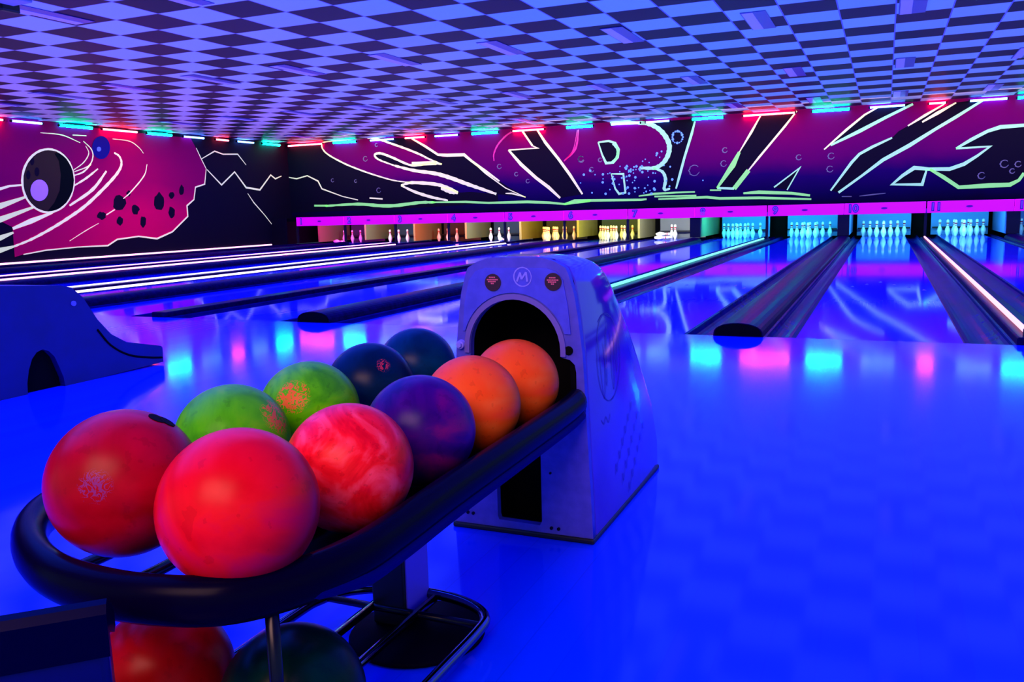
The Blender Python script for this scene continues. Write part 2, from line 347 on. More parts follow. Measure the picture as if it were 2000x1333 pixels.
STROKES = [[[[-14.043,3.079],[-15.341,3.053],[-15.651,2.98],[-15.53,2.724],[-14.946,2.403],[-14.313,2.151],[-13.687,1.947],[-13.172,1.808],[-12.611,1.73]],0.048,1,"w"],[[[-14.044,3.07],[-13.729,3.04],[-13.32,2.899],[-12.816,2.72],[-12.319,2.522],[-12.025,2.378],[-11.612,2.209]],0.062,1,"w"],[[[-11.612,2.209],[-12.031,2.249],[-12.587,2.218],[-13.24,2.479],[-13.597,2.606],[-13.797,2.594],[-13.787,2.505],[-13.609,2.4],[-13.149,2.234]],0.069,1,"w"],[[[-12.584,2.261],[-11.783,2.251]],0.11,0,"w"],[[[-13.149,2.234],[-12.543,2.076],[-11.845,1.961],[-11.358,1.821],[-10.879,1.645],[-10.406,1.48],[-9.94,1.321]],0.11,1,"w"],[[[-12.549,2.974],[-12.109,2.726],[-11.723,2.48],[-11.43,2.448],[-10.897,2.439],[-10.664,2.251],[-10.248,1.959],[-9.835,1.67]],0.083,0,"w"],[[[-10.711,2.295],[-10.25,1.896],[-9.655,1.476],[-9.065,1.207]],0.034,0,"w"],[[[-9.659,1.329],[-9.474,1.323],[-9.065,1.207]],0.041,0,"w"],[[[-12.973,1.664],[-12.611,1.73],[-11.859,1.659],[-11.419,1.536],[-11.131,1.397]],0.096,1,"w"],[[[-11.665,1.544],[-11.374,1.448],[-11.131,1.397]],0.138,1,"w"],[[[-12.973,1.664],[-12.522,1.464],[-11.975,1.294],[-11.458,1.187]],0.083,1,"w"],[[[-9.11,2.977],[-8.827,2.574]],0.055,0,"w"],[[[-9.533,2.496],[-8.681,2.506],[-8.827,2.574]],0.069,0,"w"],[[[-9.533,2.496],[-9.178,2.1],[-8.736,1.712],[-8.384,1.453],[-8.058,1.156]],0.096,0,"w"],[[[-8.684,2.992],[-8.448,2.635],[-8.104,2.214],[-7.763,1.755],[-7.425,1.238]],0.083,0,"w"],[[[-6.97,2.565],[-6.685,2.583],[-6.509,2.524],[-6.423,2.353],[-6.449,2.155],[-6.566,2.026],[-6.762,2.018],[-6.866,2.242],[-6.97,2.565]],0.069,0,"c"],[[[-6.58,2.511],[-6.447,2.354],[-6.47,2.156],[-6.602,2.045]],0.069,1,"c"],[[[-6.622,1.737],[-6.297,1.724],[-6.244,1.242],[-6.414,1.213],[-6.519,1.352],[-6.622,1.737]],0.055,0,"c"],[[[-6.645,3.039],[-5.812,2.987],[-5.472,2.884],[-5.236,2.682],[-5.095,2.415],[-5.118,2.156],[-5.27,1.935],[-5.508,1.84],[-5.868,1.862]],0.124,1,"c"],[[[-5.508,1.84],[-5.27,1.738],[-5.185,1.537],[-5.219,1.291],[-5.067,1.303]],0.083,1,"c"],[[[-4.443,2.939],[-4.523,2.641],[-4.701,2.071],[-4.833,1.589],[-4.915,1.298]],0.069,0,"c"],[[[-2.861,2.962],[-3.072,2.588],[-3.346,2.133]],0.055,0,"w"],[[[-3.346,2.133],[-3.5,1.824],[-3.879,1.279]],0.124,0,"g"],[[[-3.879,1.279],[-3.462,1.249]],0.055,0,"c"],[[[-2.017,3.028],[-2.279,2.695],[-2.575,2.342],[-2.876,1.984],[-3.12,1.681]],0.055,0,"w"],[[[-3.12,1.681],[-3.462,1.249]],0.11,0,"g"],[[[-2.508,1.248],[-1.92,1.692],[-2.202,1.175]],0.069,0,"c"],[[[-1.38,2.095],[-0.901,2.521],[-0.515,2.838],[-0.213,3.002]],0.055,0,"w"],[[[-1.237,2.185],[-0.615,2.474],[-0.066,2.749],[0.497,3.01]],0.083,0,"c"],[[[-1.208,1.126],[-0.764,1.763],[-0.599,1.95],[-0.322,2.101],[0.089,2.285]],0.069,0,"c"],[[[0.408,2.53],[0.749,2.74],[1.137,2.965]],0.055,0,"w"],[[[0.702,2.598],[1.013,2.779],[1.371,2.977]],0.069,0,"w"],[[[1.91,3.0],[1.386,2.669],[0.976,2.423],[0.452,2.089],[-0.087,1.792],[-0.526,1.451],[-1.031,1.075]],0.083,0,"c"],[[[1.417,1.975],[1.721,2.159],[2.021,2.318],[2.27,2.393],[2.719,2.402],[3.303,2.42]],0.083,0,"c"],[[[1.417,1.975],[2.088,1.983],[1.842,1.788],[1.591,1.622],[1.307,1.524],[0.88,1.542],[0.581,1.584],[0.342,1.417],[0.128,1.223],[0.759,1.2],[0.84,1.538]],0.083,0,"c"],[[[0.907,1.535],[1.182,1.355],[1.51,1.11],[2.132,1.131],[2.513,1.132],[2.683,1.225],[2.775,1.377]],0.096,0,"g"]]
GROUNDLINES = [[[[-16.064,1.161],[-15.585,1.148]],0.055,0,"g"],[[[-15.642,1.141],[-14.482,1.165],[-13.421,1.083],[-12.385,1.152],[-11.882,1.147]],0.096,1,"g"],[[[-11.982,1.15],[-10.899,1.133],[-10.183,1.083],[-9.023,1.081],[-8.393,1.042],[-7.907,0.988],[-7.213,1.05]],0.069,0,"g"],[[[-7.943,0.991],[-7.645,1.073],[-5.819,1.044],[-5.681,1.057]],0.069,0,"g"],[[[-5.888,1.14],[-5.474,1.184],[-4.932,1.2],[-4.433,1.2]],0.055,0,"g"],[[[-5.474,1.117],[-4.399,1.108]],0.041,0,"g"],[[[-5.372,1.048],[-4.136,1.061],[-3.811,1.019],[-2.86,1.006],[-1.64,0.939]],0.069,0,"g"],[[[-3.238,1.129],[-2.862,1.143],[-2.094,1.093],[-1.672,1.027]],0.083,0,"g"],[[[-4.056,1.23],[-3.781,1.221]],0.034,0,"g"],[[[-0.956,0.98],[-0.739,0.974]],0.022,0,"d"],[[[-0.567,0.978],[-0.284,1.005],[-0.004,1.027]],0.028,0,"d"]]
MOUNTBACK = [[[[-17.203,2.099],[-16.659,1.994],[-16.252,2.071],[-15.869,1.895],[-15.745,1.66],[-15.012,1.408],[-14.474,1.287]],0.041,0,"w"],[[[-14.068,1.334],[-13.619,1.294]],0.041,0,"w"]]
LIGHTARC = [[[[-8.792,3.119],[-9.427,2.975],[-9.803,2.709],[-9.974,2.427],[-9.981,2.22]],0.048,1,"p"],[[[-7.507,2.921],[-7.601,2.43],[-7.931,2.125]],0.055,1,"p"],[[[-7.885,2.155],[-7.66,2.416],[-7.542,2.917]],0.028,1,"p"]]
RINGS = [[-14.143,2.478,0.07],[-13.74,2.856,0.045],[-7.455,2.163,0.07],[-9.823,2.067,0.06],[-8.986,1.639,0.05],[-9.322,1.838,0.05],[-13.737,1.548,0.07],[-15.338,1.898,0.05],[-14.521,1.845,0.04],[-7.445,2.151,0.08],[-7.158,1.867,0.06],[-6.921,2.11,0.05],[-3.696,2.198,0.06],[-3.724,1.872,0.07],[-4.452,1.736,0.13],[-1.947,1.94,0.06],[-1.216,1.935,0.07],[-1.236,1.632,0.07],[2.387,1.592,0.08],[2.652,1.574,0.06],[1.953,1.353,0.07],[2.547,1.429,0.05]]
DOTS = [[-6.21,1.653],[-5.958,1.819],[-5.689,1.251],[-5.992,1.347],[-6.195,1.549],[-6.657,1.759],[-6.102,1.782],[-5.988,1.253],[-5.726,1.338],[-7.198,1.843],[-6.546,1.417],[-5.467,1.29],[-6.051,1.492],[-6.41,1.457],[-6.61,1.611],[-6.247,1.88],[-5.161,1.502],[-6.715,1.744],[-5.59,1.274],[-6.662,1.334],[-6.858,1.527],[-6.267,1.629],[-5.968,1.337],[-5.805,1.894],[-5.445,1.707],[-5.996,1.543],[-6.781,1.227],[-6.136,1.797],[-6.58,1.492],[-6.026,1.733],[-6.85,1.734],[-5.468,1.505],[-6.008,1.89],[-6.39,1.783],[-6.156,1.767],[-7.066,1.735],[-5.944,1.901],[-5.648,1.411],[-5.081,1.364],[-7.156,1.267],[-5.751,1.218],[-6.18,1.372],[-7.47,1.533],[-5.483,1.317],[-6.34,1.622],[-5.862,1.829],[-7.377,1.747],[-5.222,1.893],[-5.889,1.356],[-6.134,1.674],[-6.305,1.224],[-5.975,1.623],[-6.179,1.902],[-6.033,1.812],[-6.383,1.921],[-6.541,1.596],[-6.221,1.854],[-4.234,1.481],[-6.146,1.214],[-6.846,1.617],[-6.202,1.916],[-5.629,1.612],[-6.225,1.332],[-5.011,1.532],[-5.79,1.748],[-6.144,1.788],[-6.094,1.835],[-5.064,1.856],[-5.552,1.193],[-6.573,1.662],[-4.742,2.573],[-4.759,2.519],[-4.784,2.473],[-4.828,2.444],[-4.885,2.436],[-4.947,2.45],[-4.987,2.484],[-4.998,2.532],[-5.008,2.588],[-4.997,2.643],[-4.984,2.689],[-4.933,2.718],[-4.878,2.726],[-4.832,2.712],[-4.784,2.678],[-4.763,2.63],[-5.781,2.024],[-5.712,2.07],[-5.405,2.203],[-5.287,2.246],[-5.337,2.102],[-5.508,1.715],[-5.644,1.77],[-5.851,1.795],[-5.422,2.155],[-5.61,1.983]]
PINKFACE = [[12.479,3.199],[12.679,3.187],[13.742,3.056],[15.372,2.995],[18.039,2.972],[18.207,2.722],[18.372,2.428],[18.518,2.19],[18.415,1.778],[18.063,1.692],[17.971,1.368],[17.703,1.208],[17.699,0.927],[17.116,0.543],[16.581,0.386],[15.998,0.466],[15.337,0.418],[15.052,0.284],[14.198,0.29],[13.402,0.262],[12.837,0.199],[12.635,0.156],[12.66,0.786],[12.398,0.92],[12.192,0.893]]
LSTROKES = [[[[18.207,2.722],[18.372,2.428],[18.518,2.19],[18.415,1.778],[18.063,1.692],[17.971,1.368],[17.703,1.208],[17.699,0.927],[17.116,0.543],[16.581,0.386],[15.998,0.466],[15.337,0.418],[15.052,0.284],[14.198,0.29],[13.402,0.262],[12.837,0.199]],0.039,0,"w"],[[[18.374,2.449],[18.895,2.677],[19.218,2.61],[19.813,2.639],[20.137,2.351]],0.036,0,"w"],[[[18.545,2.17],[19.065,1.769],[19.632,2.141],[20.068,1.711],[20.664,1.652],[21.199,2.097],[21.401,1.989],[21.701,2.078]],0.048,0,"w"],[[[20.116,1.545],[20.353,1.282],[20.793,0.92],[21.245,0.499]],0.034,0,"w"],[[[12.273,1.55],[12.481,1.583],[12.695,1.643],[13.0,1.671]],0.055,0,"w"],[[[12.225,1.159],[12.437,1.23],[13.022,1.412]],0.109,0,"y"],[[[12.188,0.862],[12.402,0.952],[13.217,1.206]],0.109,0,"y"],[[[12.656,0.754],[13.106,0.905],[13.655,1.078]],0.101,0,"w"],[[[12.143,0.501],[12.355,0.572],[12.663,0.673]],0.097,0,"y"],[[[12.11,0.234],[12.324,0.318],[12.645,0.382]],0.097,0,"y"],[[[12.645,0.382],[13.058,0.511],[13.574,0.726],[14.076,0.97],[14.561,1.242],[15.125,1.651],[15.521,1.983],[15.675,2.205],[15.637,2.385],[15.488,2.468]],0.072,1,"w"],[[[13.56,2.798],[14.096,2.785],[14.562,2.645]],0.023,1,"w"],[[[14.65,2.685],[14.84,2.523],[14.871,2.35],[14.731,2.135],[14.319,1.984]],0.03,1,"w"],[[[14.7,2.584],[14.764,2.415],[14.592,2.199],[14.282,2.01]],0.024,1,"w"],[[[14.289,1.897],[14.567,1.991],[14.799,2.172]],0.036,1,"w"],[[[14.282,1.674],[14.634,1.854],[14.979,2.074]],0.048,1,"w"],[[[14.107,1.227],[14.772,1.594],[15.214,2.028]],0.072,1,"w"],[[[14.377,2.804],[14.748,2.812]],0.019,0,"w"],[[[15.481,2.789],[15.981,2.766],[16.25,2.635],[16.388,2.494]],0.023,1,"w"],[[[16.47,2.235],[16.34,1.95],[15.886,1.551],[15.634,1.384]],0.031,1,"w"],[[[15.353,1.13],[15.093,1.006]],0.027,0,"w"],[[[14.851,0.814],[14.492,0.664],[14.012,0.437]],0.019,1,"w"]]
ROCKS = [[[15.716,1.274],[15.651,1.194],[15.581,1.127],[15.487,1.113],[15.398,1.118],[15.314,1.188],[15.341,1.275],[15.351,1.353],[15.422,1.455],[15.53,1.478],[15.61,1.44],[15.702,1.369]],[[15.064,0.989],[15.072,0.946],[15.011,0.91],[14.947,0.887],[14.9,0.926],[14.835,0.947],[14.825,0.992],[14.862,1.042],[14.916,1.086],[14.968,1.066],[15.018,1.071],[15.089,1.033]],[[16.115,1.122],[16.054,1.07],[16.03,1.002],[15.965,1.007],[15.906,1.01],[15.871,1.07],[15.868,1.125],[15.88,1.2],[15.924,1.236],[15.992,1.239],[16.036,1.212],[16.084,1.182]],[[15.562,0.852],[15.549,0.799],[15.519,0.779],[15.466,0.737],[15.429,0.775],[15.379,0.805],[15.377,0.856],[15.402,0.899],[15.444,0.956],[15.493,0.966],[15.537,0.926],[15.574,0.905]],[[16.271,0.818],[16.258,0.759],[16.211,0.705],[16.167,0.667],[16.119,0.716],[16.092,0.76],[16.1,0.822],[16.119,0.901],[16.145,0.953],[16.198,0.939],[16.244,0.942],[16.286,0.895]],[[16.926,1.32],[16.898,1.195],[16.819,1.105],[16.73,1.112],[16.637,1.127],[16.582,1.232],[16.595,1.321],[16.624,1.429],[16.708,1.483],[16.783,1.567],[16.863,1.479],[16.923,1.412]],[[17.296,1.477],[17.269,1.438],[17.223,1.397],[17.185,1.382],[17.144,1.394],[17.12,1.428],[17.099,1.476],[17.123,1.522],[17.165,1.553],[17.205,1.555],[17.255,1.557],[17.289,1.518]],[[17.253,1.033],[17.245,0.971],[17.19,0.911],[17.128,0.885],[17.084,0.909],[17.056,0.973],[17.034,1.036],[17.068,1.101],[17.102,1.187],[17.162,1.177],[17.226,1.139],[17.268,1.101]],[[17.644,1.607],[17.621,1.533],[17.586,1.501],[17.544,1.486],[17.493,1.49],[17.467,1.538],[17.472,1.605],[17.493,1.665],[17.53,1.711],[17.575,1.762],[17.615,1.705],[17.643,1.687]],[[15.875,1.507],[15.854,1.464],[15.83,1.442],[15.804,1.445],[15.77,1.439],[15.76,1.471],[15.74,1.506],[15.753,1.537],[15.788,1.56],[15.821,1.592],[15.853,1.577],[15.87,1.547]]]
PBALL = [[14.295,1.784],[14.274,1.673],[14.235,1.565],[14.181,1.462],[14.114,1.367],[14.034,1.283],[13.945,1.212],[13.848,1.155],[13.747,1.115],[13.643,1.09],[13.54,1.083],[13.44,1.093],[13.346,1.119],[13.259,1.161],[13.181,1.217],[13.115,1.286],[13.062,1.366],[13.022,1.456],[12.997,1.552],[12.988,1.654],[12.993,1.758],[13.013,1.862],[13.048,1.964],[13.097,2.062],[13.159,2.153],[13.232,2.236],[13.315,2.307],[13.406,2.367],[13.503,2.412],[13.605,2.442],[13.707,2.456],[13.809,2.453],[13.907,2.433],[13.998,2.396],[14.082,2.343],[14.154,2.276],[14.214,2.195],[14.259,2.103],[14.288,2.002],[14.3,1.895]]
PBALLDARK = [[14.05,2.407],[14.23,2.253],[14.303,1.915],[14.27,1.64],[14.148,1.398],[13.965,1.211],[13.735,1.101],[13.503,1.09],[13.72,1.297],[13.89,1.567],[13.958,1.905],[13.947,2.208],[13.85,2.37]]
PHOLES = [[[13.332,2.183],[13.322,2.143],[13.304,2.11],[13.281,2.092],[13.258,2.091],[13.24,2.108],[13.229,2.139],[13.229,2.178],[13.239,2.218],[13.257,2.25],[13.28,2.269],[13.303,2.27],[13.322,2.253],[13.332,2.222]],[[13.427,1.957],[13.416,1.914],[13.395,1.879],[13.369,1.86],[13.343,1.859],[13.321,1.877],[13.309,1.911],[13.308,1.954],[13.319,1.996],[13.34,2.031],[13.366,2.051],[13.393,2.052],[13.414,2.034],[13.427,2.0]],[[13.204,1.885],[13.194,1.843],[13.176,1.809],[13.153,1.789],[13.13,1.789],[13.112,1.807],[13.102,1.841],[13.102,1.883],[13.112,1.925],[13.13,1.959],[13.153,1.979],[13.176,1.98],[13.194,1.961],[13.204,1.928]]]
PSPOT = [[13.599,1.564],[13.584,1.503],[13.555,1.447],[13.514,1.398],[13.464,1.361],[13.408,1.338],[13.351,1.33],[13.296,1.338],[13.247,1.361],[13.207,1.398],[13.179,1.445],[13.164,1.5],[13.164,1.559],[13.179,1.618],[13.207,1.674],[13.247,1.722],[13.295,1.759],[13.35,1.783],[13.407,1.792],[13.463,1.786],[13.513,1.764],[13.554,1.728],[13.583,1.68],[13.598,1.624]]
SPLANET = [[15.381,2.58],[15.367,2.52],[15.341,2.462],[15.304,2.41],[15.259,2.365],[15.206,2.331],[15.15,2.309],[15.093,2.3],[15.037,2.304],[14.986,2.322],[14.943,2.351],[14.908,2.391],[14.884,2.44],[14.873,2.494],[14.873,2.552],[14.887,2.611],[14.912,2.668],[14.947,2.72],[14.992,2.764],[15.043,2.798],[15.099,2.821],[15.156,2.832],[15.212,2.829],[15.263,2.813],[15.308,2.784],[15.344,2.744],[15.369,2.695],[15.381,2.64]]
SPLSPOT = [[15.116,2.53],[15.104,2.502],[15.079,2.48],[15.048,2.471],[15.018,2.477],[14.999,2.496],[14.994,2.524],[15.005,2.553],[15.03,2.575],[15.061,2.584],[15.091,2.578],[15.111,2.558]]
TUBES_LEFT = [[12.19,12.689,"r"],[12.834,13.601,"b"],[13.984,14.902,"c"],[15.129,16.215,"r"],[16.475,17.331,"c"],[17.687,18.482,"b"],[18.873,19.435,"r"],[19.726,20.482,"b"],[20.82,21.664,"c"]]
TUBES_BACK = [[-16.88,-15.566,"r"],[-15.229,-14.384,"c"],[-13.942,-13.078,"b"],[-12.769,-12.068,"r"],[-11.801,-11.009,"b"],[-10.641,-9.785,"c"],[-9.402,-8.434,"r"],[-7.852,-7.073,"c"],[-6.628,-5.813,"b"],[-5.706,-5.047,"b"],[-4.531,-3.713,"c"],[-3.283,-2.031,"r"],[-1.686,-0.815,"c"],[-0.431,0.357,"b"],[0.796,1.189,"r"],[1.614,2.389,"b"],[2.532,3.25,"c"]]
NUMW = ['zero', 'one', 'two', 'three', 'four', 'five', 'six', 'seven', 'eight', 'nine', 'ten', 'eleven', 'twelve', 'thirteen']
# ---------------------------------------------------------------- the setting
XL, XR, YN, YF, HC = -16.94, 6.2, -3.0, 22.1, 3.062
FOUL, FAS = 5.735, 21.09
PER, X9, GW = 1.6865, -1.2244, .726
def S(name, bm, m, **k): return tag(link(name, bm, m, **k), kind='structure')
bm = bmesh.new(); box(bm, XL, XR, YN, FOUL, -.2, 0); S('floor', bm, M_FLOOR)
bm = bmesh.new(); box(bm, XL, XR, FOUL+.002, 25, -.3, -.2); S('floor', bm, M_SUB)
bm = bmesh.new(); box(bm, XL-.2, XR, YN, YF+.3, HC, HC+.1); S('ceiling', bm, M_CEIL)
bm = bmesh.new(); box(bm, XL-.2, XL, YN, 24.1, 0, HC); S('wall_left', bm, M_NAVY)
bm = bmesh.new(); box(bm, XL, XR, YF, YF+.2, .80, HC); S('wall_back', bm, M_NAVY)
bm = bmesh.new(); box(bm, XL, XR, 24.0, 24.1, -.2, .80); S('wall_back', bm, M_BLK)
bm = bmesh.new(); box(bm, XL, XR, FAS+.06, 24.0, .70, .80); S('trim_1', bm, M_BLK)
bm = bmesh.new(); box(bm, XL, XL+.545, FOUL, 24.0, -.2, -.002); S('trim_2', bm, M_CAPM)
bm = bmesh.new(); box(bm, XL, X9-9*PER, FAS, FAS+.05, 0, .80); S('trim_3', bm, M_NAVY)

# ---------------------------------------------------------------- murals
mur = empty('wall_mural', (0, 0, 0), label='purple wall mural with huge slanted outlined letters STRIKE on the far wall', cat='mural')
bm = bmesh.new(); box(bm, XL+.01, XR, YF-.012, YF-.001, .81, HC-.002); link('painted_ground', bm, M_MURAL, mur)
bm = bmesh.new()
for s in SHAPES: polyface(bm, s, PB, .016)
tag(link('black_shapes', bm, M_NAVY, mur), 'black shapes between the painted letters')
keys = list(M_PAINT)
def strokes(name, lst, place, lift, parent, label):
    bm = bmesh.new()
    for pts, w, sm, k in lst: ribbon(bm, pts, w, place, sm, lift, keys.index(k))
    return tag(link(name, bm, None, parent, mats=[M_PAINT[k] for k in keys]), label)
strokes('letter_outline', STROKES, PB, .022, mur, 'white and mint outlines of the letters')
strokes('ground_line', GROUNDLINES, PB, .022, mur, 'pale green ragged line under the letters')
strokes('mountain_line', MOUNTBACK, PB, .022, mur, 'thin white mountain line')
for _a in LIGHTARC: strokes('painted_light_arc', [_a], PB, .024, mur, 'pink arcs of projected light, painted in')  # arcs of projected light drawn on the wall as pink strokes
for x, z, r in RINGS:
    bm = bmesh.new(); ribbon(bm, [(x+r*cos(a*.35)*(1+.1*sin(a*3)), z+r*sin(a*.35)) for a in range(2, 18)], .022, PB, 0, .022); link('painted_bubble', bm, M_PAINT['d'], mur)
M_DOT = mat('blue_light_dot_paint', (.2, .4, 1), .6, emis=(.1, .3, 1), es=.9)  # disco-light specks on the wall, painted in as glowing blue
for x, z in DOTS:
    bm = bmesh.new(); r = random.choice((.018, .025, .035)); polyface(bm, [(x+r*cos(a*1.047), z+r*sin(a*1.047)) for a in range(6)], PB, .026); link('painted_light_dot', bm, M_DOT, mur)

mul = empty('wall_mural', (0, 0, 0), label='hot pink space mural with a huge bowling ball planet on the left side wall', cat='mural')
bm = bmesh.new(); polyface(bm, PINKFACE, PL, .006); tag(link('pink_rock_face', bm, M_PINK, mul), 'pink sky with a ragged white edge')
strokes('orbit_streaks', LSTROKES, PL, .014, mul, 'white and cream orbit streaks')
for s in ROCKS:
    bm = bmesh.new(); polyface(bm, s, PL, .012); link('painted_boulder', bm, M_NAVY, mul)
pb = bmesh.new(); polyface(pb, PBALL, PL, .018); PBO = link('ball_planet', pb, mat('grey_paint_ball', (.07, .05, .02), .8, spec=.05), mul)
bm = bmesh.new(); polyface(bm, PBALLDARK, PL, .020); link('dark_side', bm, mat('dark_teal_paint', (.003, .01, .006), .8, spec=.05), PBO)
bm = bmesh.new()
for s in PHOLES: polyface(bm, s, PL, .021)
link('finger_hole', bm, M_NAVY, PBO)
bm = bmesh.new(); polyface(bm, PSPOT, PL, .021); link('pale_spot', bm, mat('lilac_glow_paint', (.55, .3, .95), .6, emis=(.5, .2, 1), es=.35), PBO)
bm = bmesh.new(); ribbon(bm, PBALL+[PBALL[0]], .05, PL, 0, .022); link('planet_rim', bm, M_PAINT['w'], PBO)
bm = bmesh.new(); polyface(bm, SPLANET, PL, .018); sp = link('small_planet', bm, mat('blue_planet_paint', (.0, .005, .20), .6, spec=.1), mul)
bm = bmesh.new(); polyface(bm, SPLSPOT, PL, .020); link('planet_glint', bm, mat('bright_blue_paint', (.1, .3, 1), .5), sp)

# ---------------------------------------------------------------- colour tubes along the top of the walls
CN = {'r': 'red', 'b': 'blue', 'c': 'cyan green'}
ordn = ['first', 'second', 'third', 'fourth', 'fifth', 'sixth', 'seventh', 'eighth', 'ninth', 'tenth', 'eleventh', 'twelfth', 'thirteenth', 'fourteenth', 'fifteenth', 'sixteenth', 'seventeenth']
def light_tube(p0, p1, k, out, label, group):
    p0, p1 = Vector(p0), Vector(p1); t = empty('light_tube', (p0+p1)/2, label=label, cat='light', group=group)
    a, b = p0-(p0+p1)/2, p1-(p0+p1)/2; d = (b-a).normalized()
    bm = bmesh.new(); tube(bm, [a+d*.03, b-d*.03], .032 if k == 'c' else .022, 10); link('glowing_tube', bm, TUBE[k], t, True)
    for e in ((a, a+d*.03), (b-d*.03, b)):
        bm = bmesh.new(); tube(bm, list(e), .03, 10); link('end_cap', bm, M_BLACK, t, True)
for i, (a, b, k) in enumerate(TUBES_LEFT):
    light_tube((XL+.07, a, 2.99), (XL+.07, b, 2.99), k, None, '%s light tube, %s along the top of the pink side wall' % (CN[k], ordn[i]), 'colour light tubes above the side wall')
for i, (a, b, k) in enumerate(TUBES_BACK):
    light_tube((a, YF-.07, 2.99), (b, YF-.07, 2.99), k, None, '%s light tube, %s from the left above the letter mural' % (CN[k], ordn[i]), 'colour light tubes above the letter mural')

# ---------------------------------------------------------------- ceiling troffers
rown = {6.3: 'row closest to the camera', 10.68: 'second row from the camera', 15.26: 'third row from the camera', 19.75: 'row nearest the letter mural'}
for ry in (6.3, 10.68, 15.26, 19.75):
    for k in range(-9, 3):
        x = .07+k*1.7
        if x < XL+.3: continue
        t = empty('ceiling_light', (x, ry, HC), label='slim black light panel over lane %s, %s' % (NUMW[10+k], rown[ry]), cat='ceiling light', group='black light panels among the checkered tiles')
        bm = bmesh.new(); box(bm, -.005, .285, -.01, 1.06, -.008, -.002); link('housing', bm, M_LOUV, t)
        bm = bmesh.new(); box(bm, .01, .135, .01, 1.04, -.012, -.0081); link('lens', bm, M_LENS, t)
bm = bmesh.new(); tr = empty('hanging_speaker', (-8.15, 6.35, HC-.002), label='dark bracket hanging from the ceiling at the top left', cat='speaker')
box(bm, -.06, .0, -.1, .1, -.09, 0, .01); link('arm', bm, M_BLACK, tr)
bm = bmesh.new(); box(bm, .06, .34, -.28, -.02, -.05, 0, .015); link('body', bm, mat('pale_bracket', (.3, .3, .9), .4), tr)

# ---------------------------------------------------------------- lanes and gutters
for n in range(1, 13):
    x0 = X9+(n-10)*PER+GW; x1 = x0+PER-GW
    t = empty('bowling_lane', ((x0+x1)/2, FOUL, 0), label='glossy blue bowling lane under number %s' % NUMW[n], cat='bowling lane', group='bowling lanes')
    h = (x1-x0)/2
    bm = bmesh.new(); box(bm, -h+.001, h-.001, .002, 15.2, -.19, 0); link('lane_bed', bm, M_LANE, t)
    bm = bmesh.new(); box(bm, -h+.001, h-.001, 15.202, 17.9, -.19, 0); link('pin_deck', bm, M_LANE, t)
    bm = bmesh.new()
    for j in range(7):
        xx = (j-3)*h*.27; yy = 4.3-abs(j-3)*.28
        bm.faces.new([bm.verts.new(p) for p in ((xx-.02, yy-.13, .0012), (xx+.02, yy-.13, .0012), (xx, yy, .0012))])
    link('aiming_arrow', bm, mat('arrow_ink', (.0, .01, .55), .3), t)
names = {8: 'with a green light strip', 10: 'with a pink light strip', 4: 'with white light strips', 2: 'with pale pink light strips'}
for b in range(0, 13):
    x0 = X9+(b-9)*PER; cap = b % 2 == 1
    nm = 'gutter pair between lanes %s and %s' % (NUMW[b], NUMW[b+1]) if 0 < b < 12 else ('gutter pair at the left edge of lane 1' if b == 0 else 'gutter pair at the right edge of lane 12')
    t = empty('gutter_divider', (x0, FOUL, 0), label='dark '+nm+(', with rounded ball return cover' if cap else (', '+names[b] if b in names else ', with a low flat divider')), cat='gutter', group='gutters between the lanes')
    cw = .32 if cap else .17; gw = (GW-cw)/2; Ln = 17.9
    for side, a in ((0, 0), (1, GW-gw)):
        pr = [(a+.0008, -.18), (a+.0008, -.001)]
        for k in range(13):
            an = pi*k/12; pr.append((a+gw/2-(gw/2-.012)*cos(an), -.008-.075*sin(an)))
        pr += [(a+gw-.0008, -.001), (a+gw-.0008, -.18)]
        bm = bmesh.new(); prism(bm, pr, 'y', .002, Ln); link('gutter', bm, M_GUT, t)
    a = gw; c = gw+cw/2
    if cap:
        pr = [(a, -.18), (a, -.0)]+[(c-(cw/2)*cos(pi*k/14), .005+.085*sin(pi*k/14)**.7) for k in range(15)]+[(a+cw, 0), (a+cw, -.18)]
        bm = bmesh.new(); prism(bm, pr, 'y', -.02 if cap else .002, 15.35)
        for v in bm.verts:
            if v.co.z < -.01 and v.co.y < 0: v.co.z = .0005
            if v.co.z < .001 and v.co.y < 0: v.co.z = max(v.co.z, .0005)
        link('return_cover', bm, M_CAPM, t)
        bm = bmesh.new(); prism(bm, [(c-(cw/2-.008)*cos(pi*k/14), .006+.078*sin(pi*k/14)**.7) for k in range(15)], 'y', -.0215, -.0205); link('end_opening', bm, M_BLK, t)
    else:
        bm = bmesh.new(); box(bm, a, a+cw, .002, 15.35, -.18, .045, .012); link('divider', bm, M_CAPM, t)
        if b in (8, 10):
            bm = bmesh.new(); tube(bm, [(c-.02, .12, .062), (c-.02, 15.0, .062)], .017, 8); link('light_strip', bm, M_SG if b == 8 else M_SP, t)
            bm = bmesh.new(); box(bm, c-.045, c+.005, .04, .12, .044, .085, .005); link('strip_end', bm, M_BLACK, t)
        if b in (2, 4):
            for xx, zz in ((a-.012, .045), (a+cw+.012, .0)):
                bm = bmesh.new(); tube(bm, [(xx, .1, zz), (xx, 15.2, zz)], .016, 8); link('light_strip', bm, M_SW if b == 4 else M_SPW, t)
bm = bmesh.new(); tube(bm, [(XL+.03, 5.8, .03), (XL+.03, 21.0, .03)], .02, 8)
tag(link('strip_light', bm, M_SPW, None, True), 'pale pink strip light along the foot of the pink side wall', 'light')

